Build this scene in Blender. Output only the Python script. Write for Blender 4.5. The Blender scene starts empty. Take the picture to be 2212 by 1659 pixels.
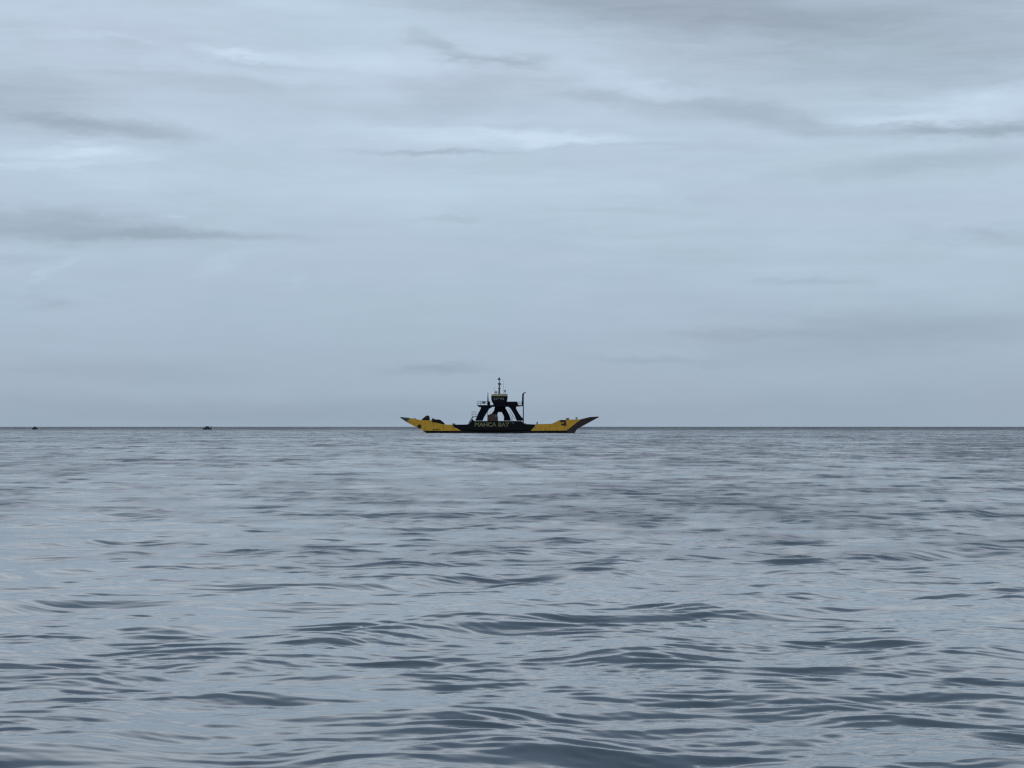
import bpy, bmesh, math, random
import numpy as np
from mathutils import Vector, Matrix

random.seed(7)
SC = bpy.context.scene
COL = SC.collection
R = math.radians

# ------------------------------------------------------------------ camera
EYE = 2.55                      # a person's eye height above the water, on the shore
cam_d = bpy.data.cameras.new("camera")
cam = bpy.data.objects.new("camera", cam_d)
COL.objects.link(cam)
cam.location = (0, 0, EYE)
cam.rotation_euler = (R(90 + 0.882), 0, 0)
cam_d.sensor_width = 36
cam_d.angle = R(22.0)
cam_d.clip_start = 0.1
cam_d.clip_end = 60000
SC.camera = cam

# ------------------------------------------------------------------ view
SC.view_settings.view_transform = 'Standard'
SC.view_settings.look = 'None'
SC.view_settings.exposure = 0.07
SC.view_settings.gamma = 1
SC.view_settings.use_curve_mapping = False
try:
    SC.cycles.filter_width = 1.35
    SC.cycles.use_denoising = False
    SC.cycles.max_bounces = 6
except Exception:
    pass

# ------------------------------------------------------------------ world: overcast layered sky
SUN_EL, SUN_AZ = R(72), R(155)
world = bpy.data.worlds.new("World")
SC.world = world
world.use_nodes = True
W = world.node_tree
W.nodes.clear()


def srgb(r, g, b):
    def f(c):
        c /= 255.0
        return c / 12.92 if c <= 0.04045 else ((c + 0.055) / 1.055) ** 2.4
    return (f(r), f(g), f(b), 1.0)


class NT:
    """small helper to write node maths briefly"""
    def __init__(self, tree):
        self.t = tree

    def n(self, kind, **kw):
        nd = self.t.nodes.new(kind)
        for k, v in kw.items():
            setattr(nd, k, v)
        return nd

    def link(self, a, b):
        self.t.links.new(a, b)

    def m(self, op, a, b=None, c=None, clamp=False):
        nd = self.n('ShaderNodeMath', operation=op, use_clamp=clamp)
        for i, v in enumerate((a, b, c)):
            if v is None:
                continue
            if isinstance(v, (int, float)):
                nd.inputs[i].default_value = v
            else:
                self.link(v, nd.inputs[i])
        return nd.outputs[0]

    def noise(self, vec, scale, detail=3, rough=0.5, dist=0.0):
        nd = self.n('ShaderNodeTexNoise')
        self.link(vec, nd.inputs['Vector'])
        nd.inputs['Scale'].default_value = scale
        nd.inputs['Detail'].default_value = detail
        nd.inputs['Roughness'].default_value = rough
        nd.inputs['Distortion'].default_value = dist
        return nd.outputs['Fac']

    def comb(self, x, y, z=0.0):
        nd = self.n('ShaderNodeCombineXYZ')
        for i, v in enumerate((x, y, z)):
            if isinstance(v, (int, float)):
                nd.inputs[i].default_value = v
            else:
                self.link(v, nd.inputs[i])
        return nd.outputs[0]

    def ramp(self, fac, stops, interp='LINEAR'):
        nd = self.n('ShaderNodeValToRGB')
        cr = nd.color_ramp
        cr.interpolation = interp
        while len(cr.elements) < len(stops):
            cr.elements.new(0.5)
        for e, (p, c) in zip(cr.elements, stops):
            e.position = p
            e.color = c
        self.link(fac, nd.inputs[0])
        return nd.outputs[0]

    def mix(self, fac, a, b, blend='MIX'):
        nd = self.n('ShaderNodeMix', data_type='RGBA', blend_type=blend)
        nd.clamp_factor = True
        for sock, v in ((nd.inputs[0], fac), (nd.inputs[6], a), (nd.inputs[7], b)):
            if isinstance(v, (int, float)):
                sock.default_value = v
            elif isinstance(v, tuple):
                sock.default_value = v
            else:
                self.link(v, sock)
        return nd.outputs[2]

    def smooth(self, v, a, b, lo, hi):
        nd = self.n('ShaderNodeMapRange', interpolation_type='SMOOTHSTEP')
        self.link(v, nd.inputs[0])
        for i, x in enumerate((a, b, lo, hi)):
            nd.inputs[i + 1].default_value = x
        return nd.outputs[0]


w = NT(W)
tc = w.n('ShaderNodeTexCoord')
sep = w.n('ShaderNodeSeparateXYZ')
w.link(tc.outputs['Generated'], sep.inputs[0])
dx, dy, dz = sep.outputs
K = 5.69                                       # cloud map units per radian
U = w.m('MULTIPLY', w.m('ARCTAN2', dx, dy), K)  # azimuth, 0 = due ahead
V = w.m('MULTIPLY', w.m('ARCSINE', dz), K)      # elevation
UV = w.comb(U, V)
n1 = w.noise(w.comb(w.m('MULTIPLY', U, 1.6), w.m('MULTIPLY', V, 7.0), 3.1), 1.0, 4, 0.55)
n2 = w.noise(w.comb(w.m('MULTIPLY', U, 3.5), w.m('MULTIPLY', V, 13.0), 9.7), 1.0, 5, 0.6)
n3 = w.noise(w.comb(w.m('MULTIPLY', U, 2.2), w.m('MULTIPLY', V, 22.0), 21.3), 1.0, 5, 0.6)
nf = w.noise(w.comb(w.m('MULTIPLY', U, 11.0), w.m('MULTIPLY', V, 40.0), 1.3), 1.0, 4, 0.65)
# warped cloud coordinates give the streaks ragged edges
Uw = w.m('ADD', U, w.m('MULTIPLY', w.m('SUBTRACT', n2, 0.5), 0.30))
Vw = w.m('ADD', V, w.m('ADD', w.m('MULTIPLY', w.m('SUBTRACT', n1, 0.5), 0.085),
                       w.m('MULTIPLY', w.m('SUBTRACT', nf, 0.5), 0.042)))
UVw = w.comb(Uw, Vw)

# banks and streaks of the cloud layer: (u, v, half width, half height, tilt deg, strength)
CLOUDS = [
    # bright breaks
    (200, 100, 110, 11, -2, .45), (540, 118, 75, 10, -4, .75), (800, 138, 230, 26, -4, .50),
    (100, 20, 300, 30, 0, .10), (620, 20, 150, 14, -3, .30), (190, 346, 120, 17, 0, .85),
    (110, 372, 140, 7, 0, .45), (1010, 287, 250, 20, -2, .60), (1210, 300, 150, 14, -3, .60),
    (1060, 95, 300, 45, -6, .28), (1380, 182, 150, 17, -9, .55), (1500, 204, 120, 14, -8, .22),
    (2130, 232, 230, 30, 8, .62), (1960, 258, 150, 12, 3, .30), (140, 600, 60, 10, 28, .28),
    (355, 474, 28, 5, 0, .40), (520, 575, 80, 12, 15, .28), (610, 615, 45, 10, 15, .14),
    (1430, 757, 110, 8, 0, .16), (500, 400, 500, 40, 0, .15), (1000, 420, 400, 40, 0, .12),
    (300, 45, 300, 25, 0, .12), (620, 165, 160, 16, -8, .2),
    # dark banks
    (1820, 60, 640, 105, -3, -.66), (1250, 8, 420, 34, -6, -.50), (960, 108, 50, 16, -38, -.45),
    (1060, 141, 120, 9, -2, -.62), (570, 133, 130, 10, -8, -.26), (260, 110, 90, 8, -5, -.25),
    (290, 163, 70, 8, -3, -.2), (40, 220, 200, 60, 0, -.42), (500, 190, 180, 22, -2, -.24),
    (1000, 205, 160, 28, 0, -.26), (700, 232, 300, 14, 0, -.14), (230, 286, 170, 15, -2, -.66),
    (910, 328, 150, 6, 0, -.50), (1300, 318, 100, 5, 0, -.22), (1270, 205, 90, 13, -5, -.24),
    (1440, 222, 180, 24, -8, -.34), (1660, 250, 150, 22, -12, -.42), (1830, 284, 160, 14, -3, -.32),
    (2010, 284, 110, 12, 0, -.80), (2190, 287, 80, 15, 0, -.80), (2000, 362, 260, 24, 5, -.38),
    (1490, 320, 90, 8, 0, -.16), (90, 498, 270, 26, -4, -.66), (420, 518, 200, 10, 0, -.40),
    (30, 570, 100, 10, 0, -.24), (950, 467, 90, 6, -2, -.26), (125, 657, 50, 14, 0, -.28),
    (950, 797, 110, 11, 0, -.42), (1740, 607, 100, 7, 2, -.28), (2120, 513, 140, 12, -4, -.32),
    (1600, 725, 190, 9, 0, -.20), (1950, 725, 380, 34, 3, -.34), (1450, 775, 120, 6, 0, -.18),
    (250, 800, 260, 18, 0, -.14), (560, 895, 900, 24, 0, -.24), (1900, 880, 500, 40, 0, -.12),
]
acc = None
for (xd, yd, rx, ry, tilt, amp) in CLOUDS:
    ry = ry * (1.0 if amp > 0 else 1.2)
    amp = amp * (0.85 if amp > 0 else 1.15)
    mp = w.n('ShaderNodeMapping', vector_type='TEXTURE')
    w.link(UVw, mp.inputs['Vector'])
    mp.inputs['Location'].default_value = ((xd - 1106) / 1000.0, (917 - yd) / 1000.0, 0)
    mp.inputs['Rotation'].default_value = (0, 0, R(tilt))
    mp.inputs['Scale'].default_value = (rx / 1000.0, ry / 1000.0, 1)
    ln = w.n('ShaderNodeVectorMath', operation='LENGTH')
    w.link(mp.outputs[0], ln.inputs[0])
    s = w.smooth(ln.outputs['Value'], 0.0, 1.75, amp, 0.0)
    acc = s if acc is None else w.m('ADD', acc, s)

Vn = w.m('DIVIDE', V, 9.0, clamp=True)          # 0 at the horizon, about 1 at the zenith
base = w.ramp(Vn, [(0.0, srgb(155, 172, 188)), (0.010, srgb(160, 177, 193)), (0.035, srgb(171, 190, 206)),
                   (0.058, srgb(179, 198, 214)), (0.085, srgb(182, 199, 215)), (0.105, srgb(181, 198, 214)),
                   (0.13, srgb(226, 238, 248)), (0.17, srgb(220, 232, 243)), (0.28, srgb(142, 163, 184)), (1.0, srgb(146, 165, 184))])
# soft streaky modulation over the whole layer
streak = w.m('ADD', w.m('MULTIPLY', w.m('SUBTRACT', n3, 0.5), 0.55),
             w.m('MULTIPLY', w.m('SUBTRACT', n1, 0.5), 0.40))
n5 = w.noise(w.comb(w.m('ADD', w.m('MULTIPLY', U, 3.2), w.m('MULTIPLY', V, 2.0)), w.m('MULTIPLY', V, 26.0), 44.0), 1.0, 8, 0.68, 0.6)
n6 = w.noise(w.comb(w.m('MULTIPLY', U, 1.1), w.m('MULTIPLY', V, 3.2), 60.0), 1.0, 2, 0.5)
rag = w.m('MULTIPLY', w.m('SUBTRACT', n5, 0.5), w.smooth(n6, 0.38, 0.62, 0.35, 1.5))
n7 = w.noise(w.comb(w.m('MULTIPLY', U, 4.5), w.m('MULTIPLY', V, 13.0), 5.5), 1.0, 7, 0.62, 0.4)
streak = w.m('ADD', w.m('ADD', streak, w.m('MULTIPLY', rag, 0.75)), w.m('MULTIPLY', w.m('SUBTRACT', n7, 0.5), 0.55))
fade = w.smooth(V, 0.02, 0.70, 0.28, 0.95)
tot = w.m('ADD', acc, w.m('MULTIPLY', streak, fade))
gain = w.m('ADD', 1.0, w.m('MULTIPLY', tot, 0.31))
bright = w.n('ShaderNodeVectorMath', operation='SCALE')
w.link(base, bright.inputs[0])
w.link(gain, bright.inputs['Scale'])
# the brightest breaks are a touch warmer
warm = w.mix(w.smooth(tot, 0.45, 1.0, 0.0, 0.35), bright.outputs[0],
             w.mix(1.0, bright.outputs[0], (1.06, 1.0, 0.94, 1), 'MULTIPLY'))
ten = w.n('ShaderNodeVectorMath', operation='SCALE')
w.link(warm, ten.inputs[0])
ten.inputs['Scale'].default_value = 10.0
sky = w.n('ShaderNodeTexSky', sky_type='NISHITA')
sky.sun_disc = False
sky.sun_elevation = SUN_EL
sky.sun_rotation = SUN_AZ
sky.air_density = 1.0
sky.dust_density = 2.0
tint = w.mix(w.smooth(w.noise(w.comb(w.m('MULTIPLY', U, 1.7), w.m('MULTIPLY', V, 5.0), 80.0), 1.0, 3, 0.5), 0.35, 0.65, 0.0, 1.0),
             (1.006, 0.992, 1.010, 1), (0.985, 1.000, 1.004, 1))
skymix = w.mix(0.985, sky.outputs[0], w.mix(1.0, ten.outputs[0], tint, 'MULTIPLY'))
bg = w.n('ShaderNodeBackground')
bg.inputs['Strength'].default_value = 0.1
w.link(skymix, bg.inputs['Color'])
wo = w.n('ShaderNodeOutputWorld')
w.link(bg.outputs[0], wo.inputs[0])

# ------------------------------------------------------------------ sun, veiled by the cloud layer, set high behind the viewer to keep its glints off the waves
sd = bpy.data.lights.new("sun", 'SUN')
sd.energy = 0.5
sd.angle = R(50)
sd.color = (1.0, 0.96, 0.9)
sun = bpy.data.objects.new("sun", sd)
COL.objects.link(sun)
dvec = Vector((math.sin(SUN_AZ) * math.cos(SUN_EL), math.cos(SUN_AZ) * math.cos(SUN_EL), math.sin(SUN_EL)))
sun.rotation_euler = dvec.to_track_quat('Z', 'Y').to_euler()

# ------------------------------------------------------------------ materials


def mat(name, col, rough=0.5, metal=0.0, var=0.0, scale=1.5, spec=0.5):
    m = bpy.data.materials.new(name)
    m.use_nodes = True
    t = NT(m.node_tree)
    b = m.node_tree.nodes['Principled BSDF']
    b.inputs['Roughness'].default_value = rough
    b.inputs['Metallic'].default_value = metal
    b.inputs['Specular IOR Level'].default_value = spec
    c = (*col, 1.0)
    if var > 0:
        tcn = t.n('ShaderNodeTexCoord')
        nz = t.noise(tcn.outputs['Object'], scale, 5, 0.6)
        lo = tuple(max(0, v * (1 - var)) for v in col) + (1,)
        hi = tuple(min(1, v * (1 + var)) for v in col) + (1,)
        cc = t.ramp(nz, [(0.3, lo), (0.7, hi)])
        t.link(cc, b.inputs['Base Color'])
    else:
        b.inputs['Base Color'].default_value = c
    return m


def plating(name, col, rust, amount=0.5):
    """painted steel plate: vertical rust runs and blotches"""
    m = bpy.data.materials.new(name)
    m.use_nodes = True
    t = NT(m.node_tree)
    b = m.node_tree.nodes['Principled BSDF']
    b.inputs['Roughness'].default_value = 0.55
    tcn = t.n('ShaderNodeTexCoord')
    mp = t.n('ShaderNodeMapping')
    t.link(tcn.outputs['Object'], mp.inputs[0])
    mp.inputs['Scale'].default_value = (1.0, 1.0, 0.18)
    runs = t.noise(mp.outputs[0], 1.6, 5, 0.65)
    blot = t.noise(tcn.outputs['Object'], 0.45, 4, 0.55)
    f = t.smooth(t.m('ADD', t.m('MULTIPLY', runs, 0.6), t.m('MULTIPLY', blot, 0.4)), 0.45, 0.68, 0.0, amount)
    c = t.mix(f, (*col, 1), (*rust, 1))
    t.link(c, b.inputs['Base Color'])
    return m


M_YEL = plating('yellow_paint', (0.68, 0.37, 0.018), (0.38, 0.16, 0.012), 0.7)
M_DARK = plating('dark_green_paint', (0.003, 0.0055, 0.005), (0.006, 0.005, 0.004), 0.5)
M_DARK.node_tree.nodes['Principled BSDF'].inputs['Specular IOR Level'].default_value = 0.15
M_NAVY = mat('navy_paint', (0.0032, 0.0045, 0.010), 0.6, var=0.3, spec=0.12)
M_BOOT = mat('black_boot_top', (0.006, 0.006, 0.006), 0.6, var=0.3, spec=0.25)
M_MAR = plating('maroon_ramp', (0.022, 0.006, 0.006), (0.035, 0.012, 0.006), 0.6)
M_GREY = mat('grey_ramp', (0.06, 0.07, 0.072), 0.6, var=0.3)
M_DECK = mat('steel_deck', (0.05, 0.045, 0.04), 0.7, var=0.3)
M_CREAM = mat('cream_paint', (0.42, 0.35, 0.22), 0.5, var=0.15)
M_LETTER = mat('pale_lettering', (0.18, 0.17, 0.075), 0.6, var=0.35, scale=0.8)
M_GLASS = mat('wheelhouse_glass', (0.03, 0.04, 0.045), 0.08, spec=1.0)
M_RAIL = mat('grey_green_rail', (0.10, 0.15, 0.14), 0.5)
M_TRUCK = mat('maroon_truck_paint', (0.055, 0.018, 0.014), 0.45, var=0.3)
M_BLK = mat('dark_cover', (0.008, 0.006, 0.006), 0.75, var=0.4, spec=0.25)
M_TYRE = mat('tyre_rubber', (0.008, 0.008, 0.008), 0.8, spec=0.2)
M_BOAT = mat('dark_boat_paint', (0.028, 0.038, 0.052), 0.6, var=0.3)
M_OLIVE = mat('olive_marking', (0.05, 0.04, 0.006), 0.6)
M_STEEL = mat('grey_steel', (0.06, 0.07, 0.085), 0.5)

# ------------------------------------------------------------------ sea
R_EARTH = 7.4e6


def curve_drop(r):
    return -(r * r) / (2 * R_EARTH)


def build_sea():
    rng = np.random.default_rng(11)
    # ring radii: close rings near, wider far, past the true horizon
    rs = [0.0, 1.0, 3.0, 6.0, 9.0, 12.0, 14.0]
    r = 14.0
    while r < 16.5:
        r += 0.10
        rs.append(r)
    while r < 900:
        r += max(0.035, 0.00115 * r)
        rs.append(r)
    while r < 11000:
        r += 0.0035 * r
        rs.append(r)
    rs = np.array(rs)
    dr = np.gradient(rs)
    fine = np.radians(np.arange(-13.6, 13.6001, 0.055))
    rest = np.radians(np.linspace(13.6, 346.4, 130)[1:-1])
    th = np.concatenate([fine, rest])
    nr, nt = len(rs), len(th)
    RR, TH = np.meshgrid(rs, th, indexing='ij')
    X = RR * np.sin(TH)
    Y = RR * np.cos(TH)
    DR = np.repeat(dr[:, None], nt, 1)
    dth = np.gradient(np.unwrap(th))
    dth[len(fine):] = np.radians(2.5)
    DX = RR * dth[None, :]

    # wind patches: where the surface is ruffled and where it lies oily smooth
    def patches(lx, ly, n, seed, warp=0.0):
        g = np.random.default_rng(seed)
        out = np.zeros_like(X)
        for _ in range(n):
            s = np.exp(g.normal(0, 0.45))
            kx = g.normal(0, 1) / lx * s
            ky = g.normal(0, 1) / ly * s
            out += np.cos(2 * np.pi * (kx * X + ky * Y) + g.uniform(0, 2 * np.pi))
        return out / math.sqrt(n / 2)

    p_near = patches(4.0, 5.0, 12, 3)
    p_mid = patches(14.0, 22.0, 12, 5)
    p_far = patches(60.0, 130.0, 12, 9)
    az = np.degrees(TH)
    az = np.where(az > 180, az - 360, az)
    side = 1 / (1 + np.exp(-(az - 1.5) / 2.0))         # the breeze fills in from the right
    ruffle = 0.62 * np.exp(0.40 * p_near + 0.30 * p_mid + 0.22 * p_far + 0.7 * (side - 0.4))
    ruffle = np.clip(ruffle, 0.22, 1.25)

    Z = np.zeros_like(X)
    OX = np.zeros_like(X)
    OY = np.zeros_like(X)
    lost = np.zeros_like(X)

    # ripples are bent by the larger waves they ride on
    g2 = np.random.default_rng(23)
    WX = np.zeros_like(X)
    WY = np.zeros_like(X)
    for _ in range(9):
        lw = g2.uniform(1.6, 4.5)
        dd = math.radians(g2.choice([-1, 1]) * g2.uniform(35, 80))
        phw = 2 * np.pi / lw * (math.sin(dd) * X + math.cos(dd) * Y * 0.8) + g2.uniform(0, 6.28)
        fadew = np.clip(2.2 - RR / 60, 0, 1)
        WY += np.cos(phw) * 0.036 * lw * fadew
        WX += np.sin(phw) * 0.014 * lw * fadew

    def add(lam, slope, dirdeg, weight, steep=0.6, warp=0.0):
        nonlocal Z, OX, OY, lost
        k = 2 * np.pi / lam
        a = slope * math.sqrt(2) / k
        d = math.radians(dirdeg)
        ux, uy = math.sin(d), -math.cos(d)            # travels towards the viewer
        ly = lam / max(abs(math.cos(d)), 0.25)
        lx = lam / max(abs(math.sin(d)), 0.05)
        att = np.clip((ly / DR - 2.0) / 1.6, 0, 1) * np.clip((lx / DX - 2.0) / 1.6, 0, 1)
        att = att * att * (3 - 2 * att)
        ph = k * (ux * (X + warp * WX) + uy * (Y + warp * WY)) + rng.uniform(0, 2 * np.pi)
        A = a * att * weight
        Z += A * np.cos(ph)
        s = np.sin(ph) * A * steep
        OX -= s * ux
        OY -= s * uy
        lost += (slope * weight) ** 2 * (1 - att ** 2)

    one = np.ones_like(X)
    for _ in range(8):       # low swell
        add(rng.uniform(4.0, 9), 0.013, rng.normal(8, 24), one, 0.3)
    for lam, dd in ((2.3, 46), (2.9, -44), (1.7, -36), (3.4, 55), (2.2, 33), (1.35, 50), (1.8, -52), (2.6, 24)):   # crossing waves
        add(lam, 0.0165, dd, 0.85 + 0.15 * ruffle, 0.4)
    for _ in range(14):      # wind waves, long crested
        add(math.exp(rng.uniform(math.log(1.2), math.log(4.0))), 0.0115, rng.normal(-2, 11), 0.65 + 0.35 * ruffle, 0.4, 0.6)
    for _ in range(30):      # wavelets
        add(math.exp(rng.uniform(math.log(0.34), math.log(1.2))), 0.0130, rng.normal(3, 14), ruffle, 0.45, 1.0)
    for _ in range(34):      # ripples
        add(math.exp(rng.uniform(math.log(0.16), math.log(0.36))), 0.0118, rng.normal(0, 20), 0.2 + 0.8 * ruffle, 0.4, 1.0)
    # the far water, beyond the lee of the shore, is ruffled by the open breeze
    lost *= (1 + 3.0 * np.clip((RR - 1050) / 800, 0, 1)) ** 2

    X += OX
    Y += OY
    Z += curve_drop(RR)
    co = np.stack([X, Y, Z], -1).reshape(-1, 3).astype(np.float32)
    i = np.arange(nr - 1)[:, None] * nt
    j = np.arange(nt)[None, :]
    jn = (j + 1) % nt
    q = np.stack([i + j, i + jn, i + nt + jn, i + nt + j], -1).reshape(-1, 4)
    q = q[:, ::-1].astype(np.int32)
    me = bpy.data.meshes.new('sea')
    me.vertices.add(len(co))
    me.vertices.foreach_set('co', co.ravel())
    me.loops.add(q.size)
    me.loops.foreach_set('vertex_index', q.ravel())
    me.polygons.add(len(q))
    me.polygons.foreach_set('loop_start', np.arange(0, q.size, 4, dtype=np.int32))
    me.polygons.foreach_set('use_smooth', np.ones(len(q), dtype=bool))
    at = me.attributes.new('chop', 'FLOAT', 'POINT')
    at.data.foreach_set('value', np.sqrt(lost).ravel().astype(np.float32))
    at2 = me.attributes.new('ruffle', 'FLOAT', 'POINT')
    at2.data.foreach_set('value', ruffle.ravel().astype(np.float32))
    me.update()
    me.validate()
    ob = bpy.data.objects.new('sea', me)
    COL.objects.link(ob)
    ob['kind'] = 'structure'

    m = bpy.data.materials.new('sea_water')
    m.use_nodes = True
    t = NT(m.node_tree)
    b = m.node_tree.nodes['Principled BSDF']
    b.inputs['Base Color'].default_value = (0.036, 0.052, 0.070, 1)
    b.inputs['IOR'].default_value = 1.56
    geo = t.n('ShaderNodeNewGeometry')
    chop = t.n('ShaderNodeAttribute', attribute_name='chop').outputs['Fac']
    ruf = t.n('ShaderNodeAttribute', attribute_name='ruffle').outputs['Fac']
    # roughness stands for the wavelets too small for the mesh
    mps = t.n('ShaderNodeMapping')
    t.link(geo.outputs['Position'], mps.inputs[0])
    mps.inputs['Scale'].default_value = (0.30, 0.22, 1)
    st = t.noise(mps.outputs[0], 1.0, 6, 0.62, 0.3)
    mpt = t.n('ShaderNodeMapping')
    t.link(geo.outputs['Position'], mpt.inputs[0])
    mpt.inputs['Scale'].default_value = (0.035, 0.016, 1)
    st2 = t.noise(mpt.outputs[0], 1.0, 5, 0.65, 0.3)
    mod = t.smooth(t.m('ADD', t.m('MULTIPLY', st, 0.55), t.m('MULTIPLY', st2, 0.45)), 0.40, 0.61, 0.12, 1.5)
    t.link(t.m('SQRT', t.m('ADD', 0.0012, t.m('MULTIPLY', t.m('MULTIPLY', chop, mod), 1.41)), clamp=True), b.inputs['Roughness'])
    mp = t.n('ShaderNodeMapping')
    t.link(geo.outputs['Position'], mp.inputs[0])
    mp.inputs['Scale'].default_value = (0.6, 1.3, 1)
    r1 = t.noise(mp.outputs[0], 7.0, 3, 0.55, 0.4)
    mp2 = t.n('ShaderNodeMapping')
    t.link(geo.outputs['Position'], mp2.inputs[0])
    mp2.inputs['Scale'].default_value = (0.25, 0.8, 1)
    r2 = t.noise(mp2.outputs[0], 1.0, 4, 0.6, 0.5)
    h = t.m('ADD', t.m('MULTIPLY', r1, t.m('MULTIPLY', ruf, 0.0024)),
            t.m('MULTIPLY', r2, t.m('MULTIPLY', chop, 0.15)))
    bp = t.n('ShaderNodeBump')
    bp.inputs['Strength'].default_value = 1.0
    bp.inputs['Distance'].default_value = 1.0
    t.link(h, bp.inputs['Height'])
    t.link(bp.outputs[0], b.inputs['Normal'])
    me.materials.append(m)
    return ob


build_sea()

# ------------------------------------------------------------------ mesh helpers


def finish(name, bm, material, parent=None):
    bmesh.ops.recalc_face_normals(bm, faces=bm.faces[:])
    me = bpy.data.meshes.new(name)
    bm.to_mesh(me)
    bm.free()
    me.materials.append(material)
    o = bpy.data.objects.new(name, me)
    COL.objects.link(o)
    if parent:
        o.parent = parent
    return o


def prism(bm, poly, y0, y1):
    """polygon in the X-Z plane, given real thickness from y0 to y1"""
    a = [bm.verts.new((x, y0, z)) for x, z in poly]
    b = [bm.verts.new((x, y1, z)) for x, z in poly]
    bm.faces.new(a)
    bm.faces.new(b[::-1])
    n = len(poly)
    for i in range(n):
        j = (i + 1) % n
        bm.faces.new((a[i], b[i], b[j], a[j]))


def box(bm, x0, x1, y0, y1, z0, z1):
    prism(bm, [(x0, z0), (x1, z0), (x1, z1), (x0, z1)], y0, y1)


def tube(bm, p0, p1, r0, r1=None, seg=10):
    r1 = r0 if r1 is None else r1
    p0, p1 = Vector(p0), Vector(p1)
    d = p1 - p0
    q = d.to_track_quat('Z', 'Y').to_matrix().to_4x4()
    mtx = Matrix.Translation((p0 + p1) / 2) @ q
    bmesh.ops.create_cone(bm, cap_ends=True, segments=seg, radius1=r0, radius2=r1, depth=d.length, matrix=mtx)


def blob(bm, c, sx, sy, sz, seg=12):
    mtx = Matrix.Translation(c) @ Matrix.Diagonal((sx, sy, sz, 1))
    bmesh.ops.create_uvsphere(bm, u_segments=seg, v_segments=8, radius=1, matrix=mtx)


def thing(name, label, cat, loc, rz=0.0, group=None):
    o = bpy.data.objects.new(name, None)
    COL.objects.link(o)
    o.location = loc
    o.rotation_euler = (0, 0, rz)
    o['label'] = label
    o['category'] = cat
    if group:
        o['group'] = group
    return o


# side drawing of the ferry: x, y on two enlarged drawings -> metres from the waterline amidships
def c1(x, y):
    return ((x - 1097) / 32.44, (647 - y) / 32.44)


def c3(x, y):
    return ((1540 + x / 7.542 - 1672) / 11.0, (199.4 - y / 7.542) / 11.0)


def C1(*pts):
    return [c1(*p) for p in pts]


def C3(*pts):
    return [c3(*p) for p in pts]


HW = 6.6                         # half beam
FX, FY = -3.77, 801.0
FZ = curve_drop(801.0)
FERRY = (FX, FY, FZ)
fer = thing('ferry', 'double ended car ferry with yellow bows and dark green middle under a tall wheelhouse', 'ferry', FERRY)

# hull below the side plating: raked ends, dark boot topping
bm = bmesh.new()
prism(bm, [c1(375, 640), (c1(385, 0)[0], -1.0), (c1(1800, 0)[0], -1.0), c1(1835, 640), c1(1760, 620), c1(352, 623)], -HW, HW)
finish('hull', bm, M_BOOT, fer)

T = 0.25


def side_pair(name, poly, material, off=0.0, t=T):
    objs = []
    for s in (-1, 1):
        bm = bmesh.new()
        y0, y1 = sorted((s * (HW + off), s * (HW + off - t)))
        prism(bm, poly, y0, y1)
        objs.append(finish(name, bm, material, fer))
    return objs


MID = C1((640, 563), (760, 563), (805, 557), (860, 549), (862, 528), (1310, 528), (1345, 557), (1447, 562), (1440, 585), (1400, 625),
         (1200, 632), (900, 632), (722, 625), (680, 600), (652, 590))
side_pair('middle_plating', MID, M_DARK, 0.0)
LEFT = C1((352, 624), (190, 540), (215, 502), (262, 507), (300, 516), (330, 519), (410, 521), (440, 537), (552, 562), (640, 565),
          (652, 590), (680, 600), (722, 625))
lp = side_pair('bow_plating', LEFT, M_YEL, 0.003)
RIGHT = C1((1447, 562), (1460, 558), (1610, 555), (1650, 540), (1690, 518), (1760, 515), (1893, 512), (1752, 622), (1400, 625), (1440, 585))
side_pair('bow_plating', RIGHT, M_YEL, 0.003)
# fender rail along the foot of the plating
for s in (-1, 1):
    for (a, b) in (((352, 628), (722, 629)), ((1400, 629), (1755, 626))):
        bm = bmesh.new()
        p, q = c1(*a), c1(*b)
        tube(bm, (p[0], s * (HW + .02), p[1]), (q[0], s * (HW + .02), q[1]), 0.16)
        finish('rubbing_strake', bm, M_BOOT, fer)
# bow ramps, raised
bm = bmesh.new()
prism(bm, C1((1752, 622), (1893, 512), (1930, 503), (1985, 489), (2068, 484), (2072, 490), (1855, 607), (1835, 642), (1760, 642)), -HW + .3, HW - .3)
finish('bow_ramp', bm, M_MAR, fer)
for s in (-1, 1):
    bm = bmesh.new()
    y0, y1 = sorted((s * (HW + .01), s * (HW - .3)))
    prism(bm, C1((1752, 622), (1893, 512), (1930, 503), (1950, 499), (1960, 548), (1855, 607), (1835, 642), (1760, 642)), y0, y1)
    finish('ramp_cheek', bm, M_MAR, fer)
bm = bmesh.new()
prism(bm, C1((190, 540), (125, 497), (127, 489), (180, 494), (215, 500)), -HW + .3, HW - .3)
finish('stern_ramp', bm, M_GREY, fer)
bm = bmesh.new()
prism(bm, C1((205, 545), (200, 520), (262, 512), (330, 524), (352, 616)), -HW + .3, HW - .3)
finish('ramp_apron', bm, M_DECK, fer)
# car deck
bm = bmesh.new()
prism(bm, C1((352, 624), (372, 545), (550, 590), (650, 604), (1440, 604), (1640, 590), (1740, 560), (1752, 622)), -HW + .26, HW - .26)
finish('car_deck', bm, M_DECK, fer)

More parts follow.
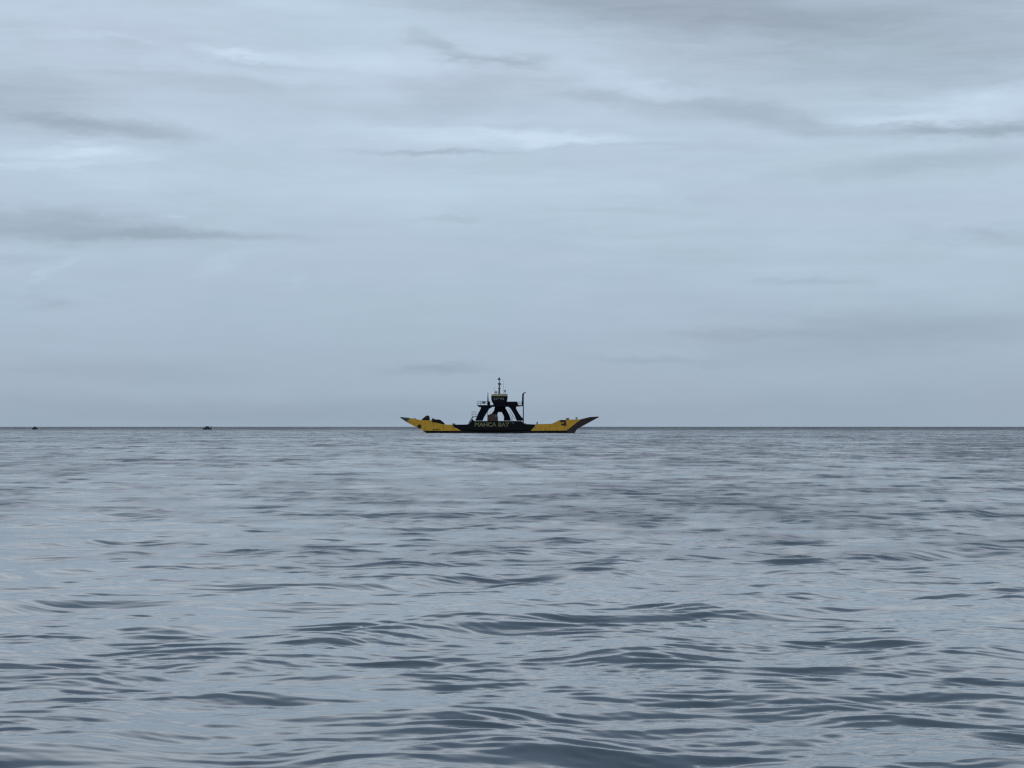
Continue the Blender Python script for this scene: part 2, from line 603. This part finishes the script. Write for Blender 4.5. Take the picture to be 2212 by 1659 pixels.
# raking support legs (pairs on both sides)
for k, poly in enumerate((C3((385, 1192), (562, 1192), (600, 1100), (690, 950), (730, 890), (800, 850), (820, 826), (545, 826), (520, 900), (455, 1020), (420, 1110)),
             C3((735, 1192), (915, 1192), (945, 1010), (960, 975), (1010, 955), (1010, 826), (880, 826), (855, 940), (775, 1040)),
             C3((1100, 1192), (1285, 1192), (1245, 1060), (1190, 950), (1145, 880), (1145, 826), (1000, 826), (1000, 955), (1040, 965), (1085, 1040), (1108, 1110)),
             C3((1425, 1192), (1612, 1192), (1580, 1130), (1545, 1100), (1480, 1010), (1412, 890), (1415, 826), (1190, 826), (1210, 838), (1260, 870), (1300, 930), (1370, 1050)))):
    for s in (-1, 1):
        bm = bmesh.new()
        wy = HW - 0.1 if k in (0, 3) else 3.4
        y0, y1 = sorted((s * wy, s * (wy - 1.0)))
        prism(bm, poly, y0, y1)
        finish('support_leg', bm, M_NAVY, fer)
# cross beams and bridge deck
bm = bmesh.new()
prism(bm, C3((425, 800), (470, 845), (560, 858), (700, 858), (740, 840), (1290, 840), (1460, 832), (1590, 822), (1590, 806), (1460, 800)), -HW, HW)
finish('bridge_deck', bm, M_NAVY, fer)
bm = bmesh.new()
prism(bm, C3((880, 840), (1142, 840), (1142, 900), (1070, 975), (940, 975), (895, 920)), -2.2, 2.2)
finish('engine_casing', bm, M_NAVY, fer)
# right upper deck house with a reddish roof edge
bm = bmesh.new()
prism(bm, C3((1190, 800), (1190, 722), (1440, 722), (1455, 760), (1465, 800)), -4.5, 4.5)
dh = finish('deck_house', bm, M_NAVY, fer)
bm = bmesh.new()
prism(bm, C3((1186, 722), (1186, 712), (1446, 712), (1446, 722)), -4.6, 4.6)
finish('roof', bm, M_TRUCK, dh)
# lower block of wheelhouse
bm = bmesh.new()
prism(bm, C3((835, 800), (835, 760), (800, 712), (1192, 712), (1192, 800)), -3.6, 3.6)
finish('wheelhouse_base', bm, M_NAVY, fer)
# wheelhouse
bm = bmesh.new()
prism(bm, C3((800, 712), (786, 640), (786, 575), (1200, 575), (1192, 640), (1180, 712)), -3.2, 3.2)
wh = finish('wheelhouse', bm, M_DARK, fer)
x = 845
for i in range(5):
    for s in (-1, 1):
        bm = bmesh.new()
        zlo = (676, 668, 640, 662, 672)[i]
        y0, y1 = sorted((s * 3.23, s * 3.1))
        prism(bm, C3((x, 610), (x + 44, 610), (x + 44, zlo), (x, zlo)), y0, y1)
        finish('window', bm, M_GLASS, wh)
    x += 55
bm = bmesh.new()
prism(bm, C3((790, 573), (822, 535), (860, 515), (1170, 520), (1196, 573)), -3.5, 3.5)
rf = finish('wheelhouse_roof', bm, M_CREAM, fer)
for s in (-3.3, 3.3):
    for px in (1188, 800):
        bm = bmesh.new()
        a, b = c3(px, 573), c3(px, 525)
        tube(bm, (a[0], s, a[1]), (b[0], s, b[1]), 0.09)
        finish('light_post', bm, M_NAVY, fer)
bm = bmesh.new()
a = c3(905, 470)
blob(bm, (a[0], -1.0, a[1]), .45, .45, .35)
tube(bm, (a[0], -1.0, a[1] - .7), (a[0], -1.0, a[1]), .12)
finish('radome', bm, M_CREAM, fer)
bm = bmesh.new()
a = c3(1130, 440)
blob(bm, (a[0], 1.0, a[1]), .28, .28, .28)
tube(bm, (a[0], 1.0, a[1] - 1.2), (a[0], 1.0, a[1]), .06)
finish('searchlight', bm, M_RAIL, fer)
# mast
bm = bmesh.new()
b0, b1, b2 = c3(985, 515), c3(990, 300), c3(985, 100)
tube(bm, (b0[0], 0, b0[1]), (b1[0], 0, b1[1]), .30, .20)
tube(bm, (b1[0], 0, b1[1]), (b2[0], 0, b2[1]), .16, .07)
ms = finish('mast', bm, M_STEEL, fer)
for (x0, x1, yy, rr) in ((955, 1025, 260, .22), (948, 1020, 150, .20), (960, 1040, 275, .12), (950, 1022, 375, .10)):
    bm = bmesh.new()
    a, b = c3(x0, yy), c3(x1, yy)
    box(bm, a[0], b[0], -.5, .5, a[1] - rr, a[1] + rr)
    finish('mast_platform', bm, M_STEEL, ms)
bm = bmesh.new()
a = c3(985, 125)
blob(bm, (a[0], 0, a[1]), .27, .27, .32)
finish('masthead_lamp', bm, M_STEEL, ms)
for (px, ya, yb) in ((1090, 170, 515), (872, 320, 520), (1150, 380, 520)):
    bm = bmesh.new()
    a, b = c3(px, ya), c3(px, yb)
    tube(bm, (a[0], .8, b[1]), (a[0], .8, a[1]), .045, .03, 6)
    finish('whip_aerial', bm, M_STEEL, fer)

# exhaust stacks
def stack(px, top, bot, r, bend, y):
    bm = bmesh.new()
    a, b = c3(px, bot), c3(px + 6, top + 55)
    tube(bm, (a[0], y, a[1]), (b[0], y, b[1]), r, r * 0.85)
    if bend:
        p = Vector((b[0], y, b[1]))
        for i in range(4):
            q = p + Vector((0.10 + 0.09 * i, 0, 0.22 - 0.035 * i))
            tube(bm, p - (q - p) * .2, q, r * (.85 - .15 * i), r * (.72 - .15 * i))
            p = q
    return finish('exhaust_stack', bm, M_NAVY, fer)

stack(1578, 480, 810, .30, True, -HW + .8)
bm = bmesh.new()
a, b, c = c3(705, 485), c3(705, 640), c3(712, 800)
tube(bm, (c[0], -HW + .9, c[1]), (b[0], -HW + .9, b[1]), .30, .18)
tube(bm, (b[0], -HW + .9, b[1]), (a[0], -HW + .9, a[1]), .18, .06)
finish('exhaust_stack', bm, M_NAVY, fer)
bm = bmesh.new()
for px in (712, 745):
    a, b = c3(px, 800), c3(px, 708)
    tube(bm, (a[0], -HW + 1.3, a[1]), (b[0], -HW + 1.3, b[1]), .2)
finish('vent_pipe', bm, M_NAVY, fer)
# tall thin post at right, deck to stack
bm = bmesh.new()
a, b = c3(1592, 1250), c3(1592, 815)
tube(bm, (a[0], -HW + .8, a[1]), (b[0], -HW + .8, b[1]), .17)
finish('stack_post', bm, M_STEEL, fer)
bm = bmesh.new()
a, b = c3(696, 1200), c3(696, 850)
tube(bm, (a[0], -HW + 2.0, a[1]), (b[0], -HW + 2.0, b[1]), .07)
finish('deck_post', bm, M_STEEL, fer)
# angled pipes in the right bay
bm = bmesh.new()
for (p, q) in (((1240, 1000), (1330, 1190)), ((1330, 1040), (1300, 1190)), ((1230, 900), (1390, 1160))):
    a, b = c3(*p), c3(*q)
    tube(bm, (a[0], -2, a[1]), (b[0], -2, b[1]), .06)
finish('pipework', bm, M_RAIL, fer)
# side stairs
bm = bmesh.new()
for s in (-1,):
    y0, y1 = sorted((s * (HW - .05), s * (HW - .2)))
    prism(bm, C3((205, 1282), (240, 1265), (345, 1085), (318, 1085)), y0, y1)
    prism(bm, C3((318, 1100), (318, 1085), (440, 1085), (440, 1100)), y0, y1)
    prism(bm, C3((230, 1285), (320, 1150), (345, 1180), (400, 1215), (400, 1285)), y0, y1)
for i in range(9):
    t_ = i / 8
    a = c3(235 + 95 * t_, 1270 - 165 * t_)
    box(bm, a[0] - .18, a[0] + .18, -HW + .2, -HW + 1.0, a[1] - .04, a[1] + .04)
finish('stairway', bm, M_NAVY, fer)
# handrails of the bridge wing and the stair head


def rails(name, pts, y, hgt, material, r=.035, step=.9):
    bm = bmesh.new()
    for (p, q) in zip(pts[:-1], pts[1:]):
        n = max(1, int(abs(q[0] - p[0]) / step))
        for k in range(n + 1):
            u = k / n
            bx, bz = p[0] + (q[0] - p[0]) * u, p[1] + (q[1] - p[1]) * u
            tube(bm, (bx, y, bz), (bx, y, bz + hgt), r, seg=6)
        for f in (.5, 1.0):
            tube(bm, (p[0], y, p[1] + hgt * f), (q[0], y, q[1] + hgt * f), r, seg=6)
    return finish(name, bm, material, fer)


for y in (-HW + .1, HW - .1):
    rails('handrail', C3((435, 800), (690, 800)), y, 1.15, M_RAIL)
    rails('handrail', C3((1465, 803), (1555, 803)), y, 1.0, M_RAIL)
    rails('handrail', C3((300, 1085), (400, 1085)), y, 1.4, M_RAIL, .03)
bm = bmesh.new()
a, b = c3(560, 735), c3(645, 735)
tube(bm, (a[0], -HW + .7, a[1]), (b[0], -HW + .7, b[1]), .33, seg=14)
finish('life_raft_canister', bm, M_RAIL, fer)
# bollards and posts on the bulwarks
for (px, py, h_) in ((1467, 558, .55), (1760, 515, .4), (1775, 515, .45), (1856, 513, .65), (640, 565, .35), (652, 565, .3), (258, 508, .2), (1350, 560, .3)):
    for s in (-1, 1):
        bm = bmesh.new()
        a = c1(px, py)
        tube(bm, (a[0], s * (HW - .12), a[1] - .1), (a[0], s * (HW - .12), a[1] + h_), .12, seg=8)
        tube(bm, (a[0], s * (HW - .12), a[1] + h_), (a[0], s * (HW - .12), a[1] + h_ + .07), .17, seg=8)
        finish('bollard', bm, M_OLIVE, fer)
# end frames on the yellow plating beside the dark middle
for (p, q) in (((636, 566), (652, 600)), ((1455, 562), (1450, 610))):
    bm = bmesh.new()
    a, b = c1(*p), c1(*q)
    tube(bm, (a[0], -HW - .02, a[1]), (b[0], -HW - .02, b[1]), .12)
    finish('corner_fender', bm, M_CREAM, fer)
# round anchor pocket at the left bow
bm = bmesh.new()
a = c1(313, 581)
tube(bm, (a[0], -HW - .12, a[1]), (a[0], -HW + .1, a[1]), .62, seg=20)
ap = finish('anchor_pocket', bm, M_MAR, fer)
# emblem on the right bow (a square bracketed mark)
bm = bmesh.new()
Y0, Y1 = -HW - .05, -HW - .005
prism(bm, C1((1690, 519), (1748, 519), (1748, 539), (1695, 541)), Y0, Y1)
prism(bm, C1((1728, 541.5), (1748, 541.5), (1752, 560), (1744, 580), (1726, 574)), Y0, Y1)
prism(bm, C1((1696, 554), (1727.5, 552), (1725.5, 573), (1700, 568)), Y0, Y1)
finish('bow_emblem', bm, M_MAR, fer)
# small markings low on the left plating
for (x0, x1, ya, yb) in ((447, 457, 603, 620), (466, 472, 606, 618), (477, 483, 604, 618), (486, 492, 603, 616), (496, 506, 602, 612), (510, 515, 605, 617)):
    bm = bmesh.new()
    prism(bm, C1((x0, ya), (x1, ya), (x1, yb), (x0, yb)), Y0, Y1)
    finish('hull_marking', bm, M_OLIVE, fer)


def text_mesh(body, width, height, material, parent, loc, name, rz=0.0):
    cu = bpy.data.curves.new('lettering', 'FONT')
    cu.body = body
    cu.extrude = 0.02
    cu.offset = 0.03
    tmp = bpy.data.objects.new('lettering_tmp', cu)
    COL.objects.link(tmp)
    dg = bpy.context.evaluated_depsgraph_get()
    me = bpy.data.meshes.new_from_object(tmp.evaluated_get(dg))
    bpy.data.objects.remove(tmp)
    n = len(me.vertices)
    co = np.empty(n * 3, dtype=np.float32)
    me.vertices.foreach_get('co', co)
    co = co.reshape(-1, 3)
    mn, mx = co.min(0), co.max(0)
    co[:, 0] = (co[:, 0] - mn[0]) / (mx[0] - mn[0]) * width
    co[:, 1] = (co[:, 1] - mn[1]) / (mx[1] - mn[1]) * height
    out = np.stack([co[:, 0], -(co[:, 2] - mn[2]) * 1.0, co[:, 1]], -1)
    me.vertices.foreach_set('co', out.ravel())
    me.materials.clear()
    me.materials.append(material)
    me.update()
    o = bpy.data.objects.new(name, me)
    COL.objects.link(o)
    o.parent = parent
    o.location = loc
    return o


p, q = c1(855, 584), c1(1195, 541)
text_mesh('MAHCA BAY', q[0] - p[0], q[1] - p[1], M_LETTER, fer, (p[0], -HW - .004, p[1]), 'name_lettering')
bm = bmesh.new()
prism(bm, C1((1212, 540), (1222, 540), (1242, 556), (1234, 558)), -HW - .04, -HW - .004)
finish('hull_marking', bm, M_RAIL, fer)


# ------------------------------------------------------------------ vehicles on the ferry
def wheel(bm, x, y, z, r, wdt=.28):
    tube(bm, (x, y - wdt / 2, z), (x, y + wdt / 2, z), r, seg=18)


dz0 = c1(0, 604)[1]
tx = c3(830, 0)[0]
trk = thing('truck', 'tall maroon truck parked on the ferry deck behind the pale name lettering', 'truck', (FX + tx, FY - 4.85, FZ + dz0))
ztop = c3(0, 1022)[1] - dz0
hw = (c3(960, 0)[0] - c3(705, 0)[0]) / 2
bm = bmesh.new()
prism(bm, [(-hw, .9), (hw, .9), (hw, ztop * .72), (hw * .86, ztop), (-hw * .55, ztop), (-hw * .62, ztop * .96), (-hw, ztop * .93)], -1.25, 1.25)
cab = finish('cab', bm, M_TRUCK, trk)
for s in (-1, 1):
    bm = bmesh.new()
    y0, y1 = sorted((s * 1.27, s * 1.2))
    prism(bm, [(hw * .35, ztop * .76), (hw * .85, ztop * .76), (hw * .75, ztop * .93), (hw * .35, ztop * .93)], y0, y1)
    finish('window', bm, M_GLASS, cab)
bm = bmesh.new()
box(bm, -hw - 4.2, -hw - .1, -1.2, 1.2, .95, 1.25)
box(bm, -hw - 4.2, -hw - .1, -1.22, -1.12, 1.25, 1.75)
box(bm, -hw - 4.2, -hw - .1, 1.12, 1.22, 1.25, 1.75)
finish('cargo_bed', bm, M_BLK, trk)
for x_ in (-hw - 3.2, -hw - 2.1, hw * .3):
    for s in (-1, 1):
        bm = bmesh.new()
        wheel(bm, x_, s * 1.05, .48, .48)
        finish('wheel', bm, M_TYRE, trk)

# dark pickup at the left end of the deck, load sloping down to the right
a0, a1 = c1(428, 0)[0], c1(556, 0)[0]
zb = c1(0, 575)[1]
pk = thing('lorry', 'small black lorry with a sloping load, its roof showing over the yellow side', 'lorry', (FX + (a0 + a1) / 2, FY, FZ + zb))
def pp(x, y):
    v = c1(x, y)
    return (v[0] - (a0 + a1) / 2, v[1] - zb)
bm = bmesh.new()
prism(bm, [pp(426, 560), pp(426, 512), pp(432, 502), pp(444, 500), pp(452, 508), pp(462, 512), pp(462, 560)], -1.1, 1.1)
cb = finish('cab', bm, M_BLK, pk)
bm = bmesh.new()
prism(bm, [pp(427, 521), pp(427, 511), pp(433, 504), pp(446, 504), pp(446, 521)], -1.12, -1.05)
finish('window', bm, M_GLASS, cb)
bm = bmesh.new()
pts = [pp(463, 560), pp(463, 511), pp(480, 512), pp(500, 513), pp(512, 516), pp(530, 530), pp(548, 545), pp(556, 556), pp(556, 560)]
prism(bm, pts, -1.15, 1.15)
finish('load', bm, M_BLK, pk)
for x_ in (-1.2, 1.2):
    for s in (-1, 1):
        bm = bmesh.new()
        wheel(bm, x_, s * .95, .38, .38)
        finish('wheel', bm, M_TYRE, pk)

# tarpaulin covered heap at the left bow
h0, h1 = c1(324, 0)[0], c1(408, 0)[0]
zb2 = c1(0, 530)[1]
bm = bmesh.new()
hx = (h0 + h1) / 2
def hp(x, y):
    v = c1(x, y)
    return (v[0] - hx, v[1] - zb2)
secs = []
for yy, k in ((-1.6, .55), (-1.1, .95), (0, 1.0), (1.1, .95), (1.6, .55)):
    row = []
    for (px, py) in ((322, 530), (328, 512), (345, 497), (362, 483), (378, 474), (396, 473), (404, 480), (408, 500), (408, 530)):
        v = hp(px, py)
        row.append(bm.verts.new((v[0] * (0.85 + .15 * k), yy, v[1] * k)))
    secs.append(row)
for r0, r1 in zip(secs[:-1], secs[1:]):
    for i in range(len(r0) - 1):
        bm.faces.new((r0[i], r0[i + 1], r1[i + 1], r1[i]))
    bm.faces.new((r0[-1], r0[0], r1[0], r1[-1]))
bm.faces.new(secs[0])
bm.faces.new(secs[-1][::-1])
hp_o = finish('covered_load', bm, M_BLK)
hp_o.location = (FX + hx, FY, FZ + zb2)
hp_o['label'] = 'black humped load under a cover near the left tip of the ferry'
hp_o['category'] = 'cargo'


# ------------------------------------------------------------------ far small boats
def small_boat(name, label, loc, length, style):
    t_ = thing(name, label, 'boat', loc, 0.0, 'small boats on the horizon')
    L = length / 2
    bm = bmesh.new()
    st = [(-1.0, .10, 1.0), (-.8, .55, .72), (-.4, .85, .52), (0, .95, .46), (.45, .85, .5), (.8, .5, .66), (1.0, .06, .95)]
    rows = []
    for (u, wd, top) in st:
        hwid = wd * length * .13
        rows.append([bm.verts.new((u * L, -hwid, top)), bm.verts.new((u * L * .9, -hwid * .6, -.25)),
                     bm.verts.new((u * L * .9, hwid * .6, -.25)), bm.verts.new((u * L, hwid, top))])
    for r0, r1 in zip(rows[:-1], rows[1:]):
        for i in range(3):
            bm.faces.new((r0[i], r0[i + 1], r1[i + 1], r1[i]))
        bm.faces.new((r0[3], r0[0], r1[0], r1[3]))
    bm.faces.new(rows[0])
    bm.faces.new(rows[-1][::-1])
    finish('hull', bm, M_BOAT, t_)
    bm = bmesh.new()
    if style == 0:
        prism(bm, [(-1.5, .45), (1.5, .45), (1.1, 1.35), (.5, 1.75), (-.7, 1.75), (-1.1, 1.3)], -.6, .6)
        finish('cabin', bm, M_BOAT, t_)
        bm = bmesh.new()
        tube(bm, (L * .72, 0, .6), (L * .82, 0, 1.55), .13)
        tube(bm, (L * .60, 0, 1.5), (L * .88, 0, 1.6), .12)
        finish('outboard_motor', bm, M_BOAT, t_)
    else:
        prism(bm, [(-.9, .45), (.7, .45), (.7, 1.25), (.3, 1.6), (-.5, 1.55)], -.5, .5)
        finish('cabin', bm, M_BOAT, t_)
    return t_


d1 = 1400.0
small_boat('small_boat', 'low dark boat with a humped cabin on the horizon, the nearer to the ferry',
           ((694 - 1713.5) / 8815 * d1, d1, curve_drop(d1) + .05), 5.0, 0)
d2 = 1440.0
small_boat('small_boat', 'tiny dark boat on the horizon at the far left of the sea',
           ((117 - 1713.5) / 8815 * d2, d2, curve_drop(d2) + .05), 3.2, 1)
